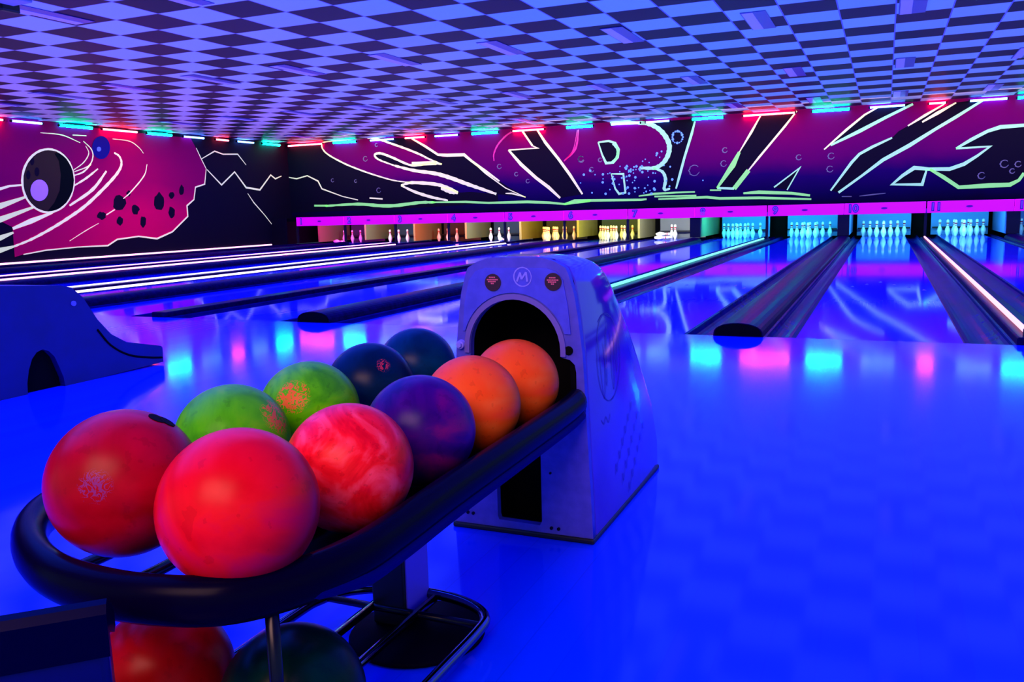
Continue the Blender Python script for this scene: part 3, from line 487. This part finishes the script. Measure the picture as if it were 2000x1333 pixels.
# ---------------------------------------------------------------- masking panels with lane numbers
XS = -.8603
for n in range(1, 13):
    a = XS+(n-10)*PER; b = a+PER
    t = empty('masking_panel', ((a+b)/2, FAS, .567), label='magenta panel bearing lane number %s above the pins' % NUMW[n], cat='panel', group='numbered magenta panels over the lanes')
    h = PER/2
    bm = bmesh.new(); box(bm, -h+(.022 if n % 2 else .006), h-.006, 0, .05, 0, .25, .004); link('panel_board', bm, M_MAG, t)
    text_mesh('lane_number', str(n), .235, mat('number_navy', (.02, .01, .35), .5), t, (-h+.19, -.004, .125), (pi/2, 0, 0), .002, .017)
    text_mesh('number_fill', str(n), .235, mat('number_fill_pink', (.9, .25, .95), .5), t, (-h+.19, -.009, .125), (pi/2, 0, 0), .002, .001)
    bm = bmesh.new(); lathe(bm, [(0, 0), (.07, 0), (.07, .003), (0, .003)], 16)
    for v in bm.verts: v.co = Vector((v.co.x, -v.co.z-.0008, v.co.y*.35+.125))
    link('maker_badge', bm, mat('badge_ink', (.35, 0, .35), .5), t)

# ---------------------------------------------------------------- pits, pins
PINPROF = [(0, 0), (.026, 0), (.029, .006), (.035, .03), (.047, .06), (.057, .095), (.0605, .114), (.058, .135), (.050, .165), (.040, .19), (.030, .215), (.0245, .24), (.0235, .255), (.0255, .28), (.030, .31), (.0323, .34), (.030, .36), (.022, .374), (.011, .380), (0, .381)]
PM = bmesh.new(); lathe(PM, PINPROF, 20, mi=lambda i: 1 if i in (11, 13) else 0)
pm = bpy.data.meshes.new('bowling_pin'); PM.to_mesh(pm); PM.free(); pm.materials.append(M_PIN); pm.materials.append(M_PINR)
for p in pm.polygons: p.use_smooth = True
SPOTS = {1: (0, 0), 2: (-.1524, .264), 3: (.1524, .264), 4: (-.305, .528), 5: (0, .528), 6: (.305, .528), 7: (-.457, .792), 8: (-.1524, .792), 9: (.1524, .792), 10: (.457, .792)}
FULL = list(range(1, 11))
LIT = {1: ((7, 8, 9), (1, .01, .5), 26, 'magenta'), 2: ((4, 5, 6, 7), (.8, .9, 1), 14, 'dim white'), 3: ((7, 8, 9, 5), (1, .10, .0), 32, 'orange'),
       4: ((8, 4, 9), (.85, .95, 1), 20, 'white'), 5: (FULL, (1, .5, .02), 26, 'amber'), 6: (FULL, (.9, .9, .06), 26, 'yellow'),
       7: ((8, 5), (.9, .97, 1), 22, 'white'), 8: (FULL, (.05, 1, 1), 22, 'cyan'), 9: (FULL, (.08, .85, 1), 22, 'cyan'),
       10: (FULL, (.12, .8, 1), 20, 'pale blue'), 11: (FULL, (.12, .72, 1), 18, 'pale blue'), 12: (FULL, (.1, .5, 1), 10, 'blue')}
for n, (spots, colr, pw, cname) in LIT.items():
    xc = X9+(n-10)*PER+GW+(PER-GW)/2
    first = True
    for s in spots:
        dx, dy = SPOTS[s]
        o = bpy.data.objects.new('bowling_pin', pm); COL.objects.link(o); o.location = (xc+dx, 22.2+dy, .0005)
        if len(spots) == 10: lab = 'white pin standing in the full rack under number %s' % NUMW[n]
        elif n == 7: lab = 'one of two white pins left standing under number seven'
        else: lab = 'white pin left standing in the broken rack under number %s' % NUMW[n]
        tag(o, lab, 'bowling pin', 'pins standing on lane %s' % NUMW[n])
    area('pin_light', (xc, 21.35, .66), (xc, 22.9, .1), .8, pw*2.2, colr, .1)
    # curtain at the back of the pit; lit ones carry the light as colour
    bm = bmesh.new(); box(bm, -.62, .62, 0, .03, .0, .62)
    for v in bm.verts: pass
    t = empty('pit_curtain', (xc, 23.65, 0), label='%s curtain behind the pins under number %s' % ('pale blue' if n >= 8 else ('grey' if n == 7 else 'dark'), NUMW[n]), cat='curtain', group='curtains behind the pins')  # pale blue and grey are the pit light put into the curtain colour
    link('curtain', bm, M_CURTB if n >= 8 else (mat('grey_lit_curtain', (.3, .32, .34), .7) if n == 7 else M_CURT), t)
    bm = bmesh.new(); box(bm, -.6, .6, -.25, -.2, .16, .20); link('sweep_bar', bm, M_KDARK, t)
for x, dy, z, ln, a in ((-.40, .0, .061, 7, 1.57), (-.36, .16, .061, 7, 1.57), (-.42, .32, .061, 7, 1.57), (-.38, .08, .150, 7, 1.57), (.12, .25, .061, 4, .9), (-.3, .1, .061, 1, 1.4)):
    xc = X9+(ln-10)*PER+GW+(PER-GW)/2
    o = bpy.data.objects.new('bowling_pin', pm); COL.objects.link(o); o.rotation_euler = (pi/2, 0, a); o.location = (xc+x, 22.1+dy, z)
    tag(o, 'white pin lying toppled on the deck under number %s' % NUMW[ln], 'bowling pin', 'toppled pins on lane %s' % NUMW[ln])
for b in range(0, 13):
    xm = X9+(b-9)*PER+GW/2; old = b <= 6; w = .03 if old else (.12 if b % 2 else .022); zb = .046 if not b % 2 else .092
    t = empty('kickback', (xm, FAS+.06, 0), label='dividing wall between the pin pits '+('of lanes %s and %s' % (NUMW[b], NUMW[b+1]) if 0 < b < 12 else ('left of lane one' if b == 0 else 'right of lane twelve')), cat='partition', group='partitions between the pin pits')
    y0, y1 = (1.05, 2.7) if old else (0, 2.7 if b % 2 else .12)
    bm = bmesh.new(); box(bm, -w, w, y0, y1, zb, .66); link('kickback_wall', bm, M_KICK if b <= 7 else mat('blue_kickback', (.1, .2, .5), .5), t)
    w2 = .022 if old else w
    bm = bmesh.new(); box(bm, -w2-.005, w2+.005, -.03, -.001 if not old else .03, zb, .565); link('front_post', bm, M_KDARK, t)

# ---------------------------------------------------------------- the ball return hood
def loft(bm, levels, seg=5):
    """levels: (z, xl, xr, yf, yb, r) rounded rectangles stacked upwards"""
    rings = []
    for z, xl, xr, yf, yb, r in levels:
        pts = []
        for cx, cy, a0 in ((xr-r, yb-r, 0), (xl+r, yb-r, pi/2), (xl+.012, yf+.012, pi), (xr-.012, yf+.012, 1.5*pi)):
            rr = r if a0 < 2 else .012
            for k in range(seg): an = a0+pi/2*k/(seg-1); pts.append((cx+rr*cos(an), cy+rr*sin(an), z))
        rings.append([bm.verts.new(p) for p in pts])
    for A, B in zip(rings, rings[1:]):
        for k in range(len(A)): k2 = (k+1) % len(A); bm.faces.new((A[k], A[k2], B[k2], B[k]))
    bm.faces.new(rings[-1])
    return rings
hood = empty('ball_return_hood', (-.862, 2.02, 0), label='lavender ball return hood with arched mouth beside the ball rack', cat='ball return')
def HX(z): # half width of the hood at height z
    pts = [(0, .200), (.49, .178), (.6, .165), (.68, .152), (.715, .135), (.735, .10), (.742, .06)]
    for (a, b), (c, d) in zip(pts, pts[1:]):
        if z <= c: return b+(d-b)*(z-a)/(c-a)
    return pts[-1][1]
def HY(z):
    pts = [(0, .735), (.09, .745), (.22, .70), (.4, .555), (.54, .435), (.64, .36), (.70, .30), (.73, .235), (.742, .16)]
    for (a, b), (c, d) in zip(pts, pts[1:]):
        if z <= c: return b+(d-b)*(z-a)/(c-a)
    return pts[-1][1]
zs = [0.012, .03, .09, .15, .22, .3, .4, .48, .54, .6, .64, .68, .70, .715, .725, .735, .742]
bm = bmesh.new(); loft(bm, [(z, -HX(z)+.0, HX(z), .022, HY(z), min(.05, HX(z)*.4)) for z in zs])
rr = [f for f in bm.faces if all(abs(v.co.y-.022) < .004 for v in f.verts)]
bmesh.ops.delete(bm, geom=rr, context='FACES_ONLY')
link('shell', bm, M_SHELL, hood, True)
outl = [(-HX(z), z) for z in [0.012]+[i*.05 for i in range(1, 15)]+[.715, .73, .738, .742]]
outl = outl[::-1]; outl = outl+[(-x, z) for x, z in outl[::-1]]
arc0 = [(-.14, .30)]+[(-.008-.127*cos(pi*k/20), .505+.128*sin(pi*k/20)) for k in range(21)]+[(.125, .30)]
arch = arc0[:-1]+[(.121, .487), (.143, .482), (.156, .470), (.160, .45), (.160, .335), (.125, .30)]
low = [(-.066, .035), (.052, .033), (.058, .045), (.058, .26), (-.07, .26), (-.07, .045)]
plate('front_face', outl, [arch, low], 0, .022, M_FACE, hood)
bm = bmesh.new()
for k in range(len(arch)-1):
    a, b = arch[k], arch[k+1]
bm.free()
bm = bmesh.new(); box(bm, -.15, .14, .0225, .27, .30, .305); box(bm, -.15, .14, .27, .275, .3, .66); box(bm, -.15, -.146, .0225, .27, .3, .66); box(bm, .136, .14, .06, .27, .3, .66); box(bm, .136, .168, .0225, .06, .3, .49); box(bm, .155, .160, .0225, .06, .3, .49); box(bm, -.15, .14, .0225, .27, .655, .66)
link('mouth_lining', bm, M_BLK, hood)
bm = bmesh.new(); box(bm, -.09, .08, .1, .105, .02, .27); box(bm, -.09, -.085, .0225, .1, .02, .27); box(bm, .075, .08, .0225, .1, .02, .27); link('hatch_lining', bm, M_BLK, hood)
rim = [(a[0]*1.0, a[1]) for a in arch]
def off(pts, d, cx=-.008, cz=.505): return [(cx+(x-cx)*(1+d/.128), (cz+(z-cz)*(1+d/.128)) if z > .5 else z) for x, z in pts]
arct = [p for p in arc0 if p[1] > .5]
plate('arch_trim', [( -.150, .49)]+off(arct, .015)+[(.134, .49), (.120, .49)]+off(arct, .001)[::-1]+[(-.136, .49)], [], -.006, -.0005, M_RIM, hood)
dec = [(-.154, .548), (-.147, .62), (-.132, .682), (-.112, .706), (-.085, .715), (.085, .715), (.112, .706), (.129, .685), (.141, .62), (.148, .548)]+[(-.008+.146*cos(.3+k*.127), .505+.146*sin(.3+k*.127)) for k in range(21)]
plate('decal_plate', dec, [], -.004, -.0008, M_DECAL, hood)
for x in (-.062, .104):
    s = empty('x'); bpy.data.objects.remove(s)
    bm = bmesh.new(); lathe(bm, [(0, 0), (.0225, 0), (.0225, .002), (0, .002)], 24)
    for v in bm.verts: v.co = Vector((v.co.x+x, -v.co.z-.0045, v.co.y+.677+(.003 if x > 0 else 0)))
    st_ = tag(link('round_sticker', bm, M_STICK, hood), 'dark red round sticker')
    bm = bmesh.new()
    for zz, w in ((.012, .020), (.006, .032), (.001, .026), (-.004, .010)):
        nn = int(w/.0045)
        for q in range(nn):
            xx = x-w/2+q*.0045; zc = .677+zz
            box(bm, xx, xx+.0036, -.0072, -.0066, zc, zc+.0032)
    link('sticker_text', bm, M_STXT, st_)
# emblem: ring with a slanted letter M
bm = bmesh.new(); ex, ez = .021, .692
for R0, w in ((.024, .0022),):
    ribbon(bm, [(ex+R0*cos(a*pi/18), ez+R0*sin(a*pi/18)) for a in range(37)], .0035, lambda p, l: (p.x, -.0048-l, p.y), 0, .0)
ribbon(bm, [(ex-.016, ez-.012), (ex-.006, ez+.011)], .005, lambda p, l: (p.x, -.0052, p.y), 0, 0)
ribbon(bm, [(ex-.006, ez+.011), (ex-.003, ez-.006)], .005, lambda p, l: (p.x, -.0053, p.y), 0, 0)
ribbon(bm, [(ex-.003, ez-.006), (ex+.010, ez+.012)], .005, lambda p, l: (p.x, -.0054, p.y), 0, 0)
ribbon(bm, [(ex+.010, ez+.012), (ex+.013, ez-.012)], .005, lambda p, l: (p.x, -.0055, p.y), 0, 0)
tag(link('emblem', bm, M_EMB, hood), 'embossed round emblem with a slanted letter M')
bm = bmesh.new(); cyl(bm, (-.161, .0, .511), (-.161, -.012, .511), .013, 20, .011); cyl(bm, (-.161, -.012, .511), (-.161, -.018, .511), .007, 6); link('bolt', bm, M_EMB, hood)
bm = bmesh.new(); cyl(bm, (.141, -.0005, .506), (.141, -.004, .506), .0115, 20); tag(link('bolt_hole', bm, M_BLK, hood), 'open dark bolt hole')
for x, z in ((-.159, .035), (-.143, .034), (.085, .020), (.105, .020), (.085, .17)):
    bm = bmesh.new(); cyl(bm, (x, 0, z+.01), (x, -.004, z+.01), .0045 if z < .1 else .003, 10); link('screw', bm, M_STEEL, hood)
bm = bmesh.new(); box(bm, -.205, .203, -.006, .70, .0, .014, .004); link('base_skirt', bm, M_BLACK, hood)
# ink marks on the side of the hood, following the shell
def side(y, z): return (HX(z)+.0015, y, z)
bm = bmesh.new()
def sidestroke(pts, w):
    P = [Vector((p[0], p[1], 0)) for p in pts]; P = smoothpts(P, 5); L = []; R_ = []
    for i, p in enumerate(P):
        d = (P[min(i+1, len(P)-1)]-P[max(i-1, 0)]).normalized(); nn = Vector((-d.y, d.x, 0))*w/2
        a = p+nn; b = p-nn; L.append(bm.verts.new(side(a.x, a.y))); R_.append(bm.verts.new(side(b.x, b.y)))
    for i in range(len(P)-1): bm.faces.new((L[i], L[i+1], R_[i+1], R_[i]))
sidestroke([(.215+.105*cos(a*.4), .455+.12*sin(a*.4)) for a in range(17)], .003)
for pts in ([(.13, .52), (.14, .42), (.16, .35), (.18, .45), (.20, .52)], [(.17, .5), (.185, .38), (.20, .5), (.22, .55)], [(.24, .52), (.235, .42), (.25, .36), (.27, .5)], [(.27, .52), (.285, .40), (.30, .5)], [(.15, .56), (.2, .575), (.26, .56)], [(.12, .30), (.14, .285), (.16, .30), (.18, .28), (.20, .30)]):
    sidestroke(pts, .0028)
random.seed(3)
for r in range(3):
    y = .22+.06*r
    for q in range(6):
        yy = y+q*.035; zz = .12+q*.028-.045*r
        sidestroke([(yy, zz), (yy+.008, zz+.03), (yy+.016, zz+.005), (yy+.026, zz+.03)], .0025)
tag(link('ink_marks', bm, M_SCRIB, hood), 'dark oval logo and faded script on the side')

# ---------------------------------------------------------------- ball rack
rack = empty('ball_rack', (-.87, 1.46, 0), label='black bowling ball rack with an oval padded rail in front of the hood', cat='ball rack')
RO = Vector((-.87, 1.46, 0))
def rel(p): return Vector(p)-RO
path = [(-.694, 2.000, .380), (-.692, 1.90, .374), (-.690, 1.6, .372), (-.690, 1.3, .370), (-.688, 1.12, .367), (-.690, 1.00, .367), (-.712, .885, .371), (-.763, .805, .375), (-.850, .770, .377), (-.946, .765, .377), (-1.046, .783, .377), (-1.152, .833, .377), (-1.245, .908, .376), (-1.310, 1.003, .372), (-1.345, 1.125, .368), (-1.352, 1.4, .368), (-1.34, 1.8, .372), (-1.335, 2.1, .378)]
bm = bmesh.new(); tube(bm, [rel(p) for p in smoothpts(path, 6)], .026, 18, ry=.034); link('padded_rail', bm, M_RAIL, rack, True)
bm = bmesh.new(); tube(bm, [rel((p.x, p.y, p.z-.034*min(1, max(0, (p.y-.82)/.2)))) for p in smoothpts([(a[0]+.003, a[1], a[2]) for a in path[:8]], 6)], .020, 12, ry=.016); tag(link('rail_lit_edge', bm, mat('blue_lit_vinyl', (.0, .0, .10), .5, spec=.02), rack, True), 'lower edge of the rail with its blue light painted in')  # lower half of the rail; the blue light on it is painted in
for xc in (-.815, -1.14):
    for s in (-1, 1):
        bm = bmesh.new(); x = xc+s*.06
        k = .06 if xc < -1 else 0
        rows = ((2.02 if xc > -1 else 2.2, .338), (1.5, .338), (1.25, .338))
        fx = -1.022 if xc < -1 else -.812
        pts = [rel((x+k*(1.6-y), y, z)) for y, z in rows]+[rel((fx+s*.062+(xc+k*.35-fx)*f, y, z)) for f, y, z in ((.55, 1.06, .336), (.25, .95, .340), (.0, .835, .352))]
        tube(bm, smoothpts(pts, 5), .0095, 10); link('cradle_rod', bm, M_STEEL, rack, True)
bm = bmesh.new(); box(bm, -.955+.87, -.700+.87, 1.06-1.46, 2.0-1.46, .317, .3265, .003); box(bm, -.712+.87, -.700+.87, 1.06-1.46, 2.0-1.46, .3265, .372); link('tray', bm, M_MATTE, rack)
for y in (1.25, 1.75):
    bm = bmesh.new(); box(bm, *(-1.34+.87, -.715+.87), y-.015-1.46, y+.015-1.46, .304, .316); link('cross_bar', bm, M_STEEL, rack)
bm = bmesh.new(); box(bm, -.955+.87, -.875+.87, -.03, .07, .012, .315, .006); link('post', bm, mat('post_black', (.002, .002, .008), .4), rack)
bm = bmesh.new(); box(bm, -.0048, -.002, -.025, .065, .03, .31); tag(link('post_side', bm, M_LILAC, rack), 'lilac side face of the post')
bm = bmesh.new(); lathe(bm, [(0, 0), (.135, 0), (.14, .004), (.135, .011), (0, .014)], 40)
for v in bm.verts: v.co += Vector((.015, -.02, 0))
link('base_disc', bm, M_MATTE, rack, True)
bm = bmesh.new(); cyl(bm, rel((-.725, .850, .37)), rel((-.725, .850, .05)), .0095, 12); link('upright', bm, M_STEEL, rack, True)
# lower shelf of chrome rods ending in a rounded loop
lz = .050
loop = [(-.700, .76, lz), (-.700, 1.2, lz), (-.700, 1.40, lz), (-.712, 1.465, lz), (-.76, 1.505, lz), (-.84, 1.525, lz), (-.95, 1.52, lz), (-1.03, 1.485, lz), (-1.075, 1.42, lz), (-1.085, 1.3, lz), (-1.085, .76, lz)]
bm = bmesh.new(); tube(bm, [rel(p) for p in smoothpts(loop, 6)], .011, 12); link('lower_loop', bm, M_CHROME, rack, True)
for x, ye in ((-.955, 1.50), (-.85, 1.505)):
    bm = bmesh.new(); tube(bm, [rel((x, .76, lz)), rel((x, ye, lz))], .0095, 12); link('lower_rod', bm, M_CHROME, rack, True)
for y in (1.5,):
    bm = bmesh.new(); tube(bm, [rel((-1.07, 1.43, .05)), rel((-.71, 1.43, .05))], .008, 10); link('lower_cross_rod', bm, M_STEEL, rack, True)

# ---------------------------------------------------------------- balls
BR = .10795
def ball(loc, m, label, holes=None, group=None):
    bm = bmesh.new(); bmesh.ops.create_uvsphere(bm, u_segments=56, v_segments=32, radius=BR)
    t = tag(link('bowling_ball', bm, m, None, True), label, 'bowling ball', group); t.location = loc
    for d in holes or []:
        d = Vector(d).normalized(); bm = bmesh.new(); cyl(bm, d*(BR-.012), d*(BR+.0004), .0125, 20); link('finger_hole', bm, M_BLK, t)
    return t
TOCAM = lambda loc: (Vector((0, 0, CAMH))-Vector(loc)).normalized()
zt = .4405
P = dict(fr=(-.793, .880, .4705), fl=(-1.016, .893, .478), r3=(-.811, 1.168, zt), pu=(-.818, 1.424, zt), of=(-.820, 1.658, zt), orr=(-.820, 1.902, zt),
         gl=(-1.124, 1.244, zt), gr=(-1.134, 1.499, zt), bl=(-1.148, 1.764, zt), br=(-1.168, 2.029, zt))
def cdir(loc, u, v):  # direction on the ball seen from the aisle: u right, v up, rest towards the aisle
    f = TOCAM(loc); r = Vector((0, 0, 1)).cross(f).normalized(); up = f.cross(r)
    return r*u+up*v+f*math.sqrt(max(0, 1-u*u-v*v))
M_B1 = ball_mat('crimson_ball', (.26, .0, .006), (.40, .0, .014), patch=(cdir(P['fl'], -.35, .0), (.22, .02, .16), .022), scale=5)
M_B2 = ball_mat('bright_red_ball', (.62, .0, .006), (.75, .003, .012), (.60, .0, .05), scale=4)
M_B3 = ball_mat('marbled_pink_ball', (.65, .0, .006), (.9, .005, .015), (1, .05, .09), scale=9, dist=3)
M_B4 = ball_mat('purple_ball', (.012, .0, .10), (.04, .0, .13), (.16, .0, .12), scale=5)
M_B5 = ball_mat('orange_ball', (1, .06, .002), (1, .09, .005), (1, .13, .015), scale=6, rough=.4)
M_B6 = ball_mat('green_ball', (.03, .30, .0), (.07, .50, .0), (.15, .56, .0), scale=6, rough=.35, patch=(cdir(P['gl'], .75, .35), (.75, .14, .02), .035))
M_B7 = ball_mat('lime_ball', (.03, .30, .0), (.08, .52, .0), (.16, .58, .0), scale=7, rough=.35, patch=(cdir(P['gr'], -.32, .30), (.75, .14, .02), .036))
M_B8 = ball_mat('dark_teal_ball', (.0, .008, .03), (.0, .02, .07), scale=4, patch=(cdir(P['bl'], .3, .45), (.5, .03, .06), .016))
M_B9 = ball_mat('midnight_ball', (.0, .015, .05), (.0, .05, .12), scale=4)
M_B10 = ball_mat('dull_red_ball', (.30, .0, .001), (.42, .0, .004), scale=5)
M_B11 = ball_mat('dark_green_ball', (.0, .006, .006), (.0, .02, .012), scale=5)
ball(P['fr'], M_B2, 'bright red bowling ball at the front right end of the rack', None)
ball(P['fl'], M_B1, 'scuffed crimson bowling ball at the front left end of the rack', [cdir(P['fl'], .47, .80), cdir(P['fl'], .60, .74)])
ball(P['r3'], M_B3, 'marbled pink-red bowling ball between the bright red and purple balls')
ball(P['pu'], M_B4, 'dark purple bowling ball in front of the orange balls')
ball(P['of'], M_B5, 'orange bowling ball touching the purple ball')
ball(P['orr'], M_B5, 'orange bowling ball just inside the mouth of the hood')
ball(P['gl'], M_B6, 'green bowling ball behind the two front red balls')
ball(P['gr'], M_B7, 'green bowling ball with an orange scrawl facing the aisle, beside the purple ball')
ball(P['bl'], M_B8, 'blackish blue bowling ball with faint red lettering')
ball(P['br'], M_B9, 'dark teal bowling ball at the far end of the left row')
ball((-1.02, .935, .1495), M_B10, 'dull red bowling ball on the lower shelf')
ball((-.785, .955, .1495), M_B11, 'blackish green bowling ball on the lower shelf')

# ---------------------------------------------------------------- second ball return hood on the left
h2 = empty('ball_return_hood', (-4.17, 2.3, 0), label='dark navy ball return hood with a long low snout at the left edge', cat='ball return')
prof = [(-.1, 0), (1.04, 0), (1.55, .012), (1.552, .10), (1.54, .112), (1.49, .124), (1.29, .172), (1.19, .232), (1.11, .323), (1.03, .455), (.965, .515), (.90, .532), (.56, .56), (.1, .56), (-.02, .5), (-.1, .3)]
ahole = [(.645, .0), (.65, .06), (.665, .12), (.69, .175), (.72, .205), (.755, .215), (.79, .20), (.82, .165), (.84, .11), (.86, .05), (.865, .0)]
pr2 = [(-.1, 0)]+ahole[:]+[(1.04, 0)]+prof[2:]
bm = bmesh.new(); prism(bm, prof, 'x', -.20, .165); 
link('shell', bm, M_NAVYU, h2)
pl = plate('side_panel', pr2, [], .165, .205, M_NAVYU, h2, axis='x')
bm = bmesh.new(); prism(bm, ahole, 'x', .166, .168); link('side_opening', bm, M_BLK, h2)
bm = bmesh.new(); box(bm, -.16, .12, 1.50, 1.556, .03, .09, .004); link('snout_opening', bm, M_BLK, h2)
bm = bmesh.new()
sn = [(1.10, .30), (1.18, .20), (1.30, .125), (1.45, .085), (1.54, .07)]
tube(bm, [(.207, y, z-.03) for y, z in smoothpts([(a, b, 0) for a, b in sn], 5) ] if 0 else [(.206, p.x, p.y-.03) for p in smoothpts([(a, b, 0) for a, b in sn], 5)], .006, 8); link('groove', bm, M_BLK, h2, True)
bm = bmesh.new(); cyl(bm, (.204, .965, .43), (.212, .965, .43), .014, 16); tag(link('bolt', bm, M_EMB, h2), 'pale round bolt')

# ---------------------------------------------------------------- console corner at the lower left
A = Vector((-.815, .665, 0)); D1 = Vector((-.72, -.69, 0)).normalized(); N1 = Vector((-D1.y, D1.x, 0)); 
if N1.y > 0: N1 = -N1
con = empty('console', (A.x, A.y, 0), label='dark navy moulded plastic console at the lower left corner', cat='console')
bm = bmesh.new()
sec = [(0.0, .0), (0.0, .412), (-.012, .420), (-.055, .393), (-.068, .376), (-.10, .0)]
def cp(t, s, z): v = D1*t+(-N1)*(-s if 0 else s)*-1; return (v.x, v.y, z)
R0 = [bm.verts.new(cp(0, s, z)) for s, z in sec]; R1 = [bm.verts.new(cp(.7, s, z)) for s, z in sec]
bm.faces.new(R0); bm.faces.new(R1[::-1])
for i in range(len(sec)): j = (i+1) % len(sec); bm.faces.new((R0[j], R0[i], R1[i], R1[j]))
bmesh.ops.recalc_face_normals(bm, faces=bm.faces[:])
bmesh.ops.bevel(bm, geom=[e for e in bm.edges if e.calc_face_angle(0) > .3 and max(v.co.z for v in e.verts) > .1], offset=.006, segments=3, affect='EDGES')
link('body', bm, M_CONS, con, True)


bm = bmesh.new(); sec = [(.004, .36), (.004, .412), (-.004, .421), (-.016, .423), (-.060, .396), (-.072, .384), (-.0745, .372), (-.0745, .362), (-.06, .36), (-.01, .385)]
R0 = [bm.verts.new(cp(-.006, s, z)) for s, z in sec]; R1 = [bm.verts.new(cp(.7, s, z)) for s, z in sec]
bm.faces.new(R0); bm.faces.new(R1[::-1])
for i in range(len(sec)): j = (i+1) % len(sec); bm.faces.new((R0[j], R0[i], R1[i], R1[j]))
bmesh.ops.recalc_face_normals(bm, faces=bm.faces[:])
link('shaded_top', bm, mat('shaded_top_plastic', (.0, .0, .02), .3, spec=.03), con)  # darker strip over the slope; shade of the top put into the colour
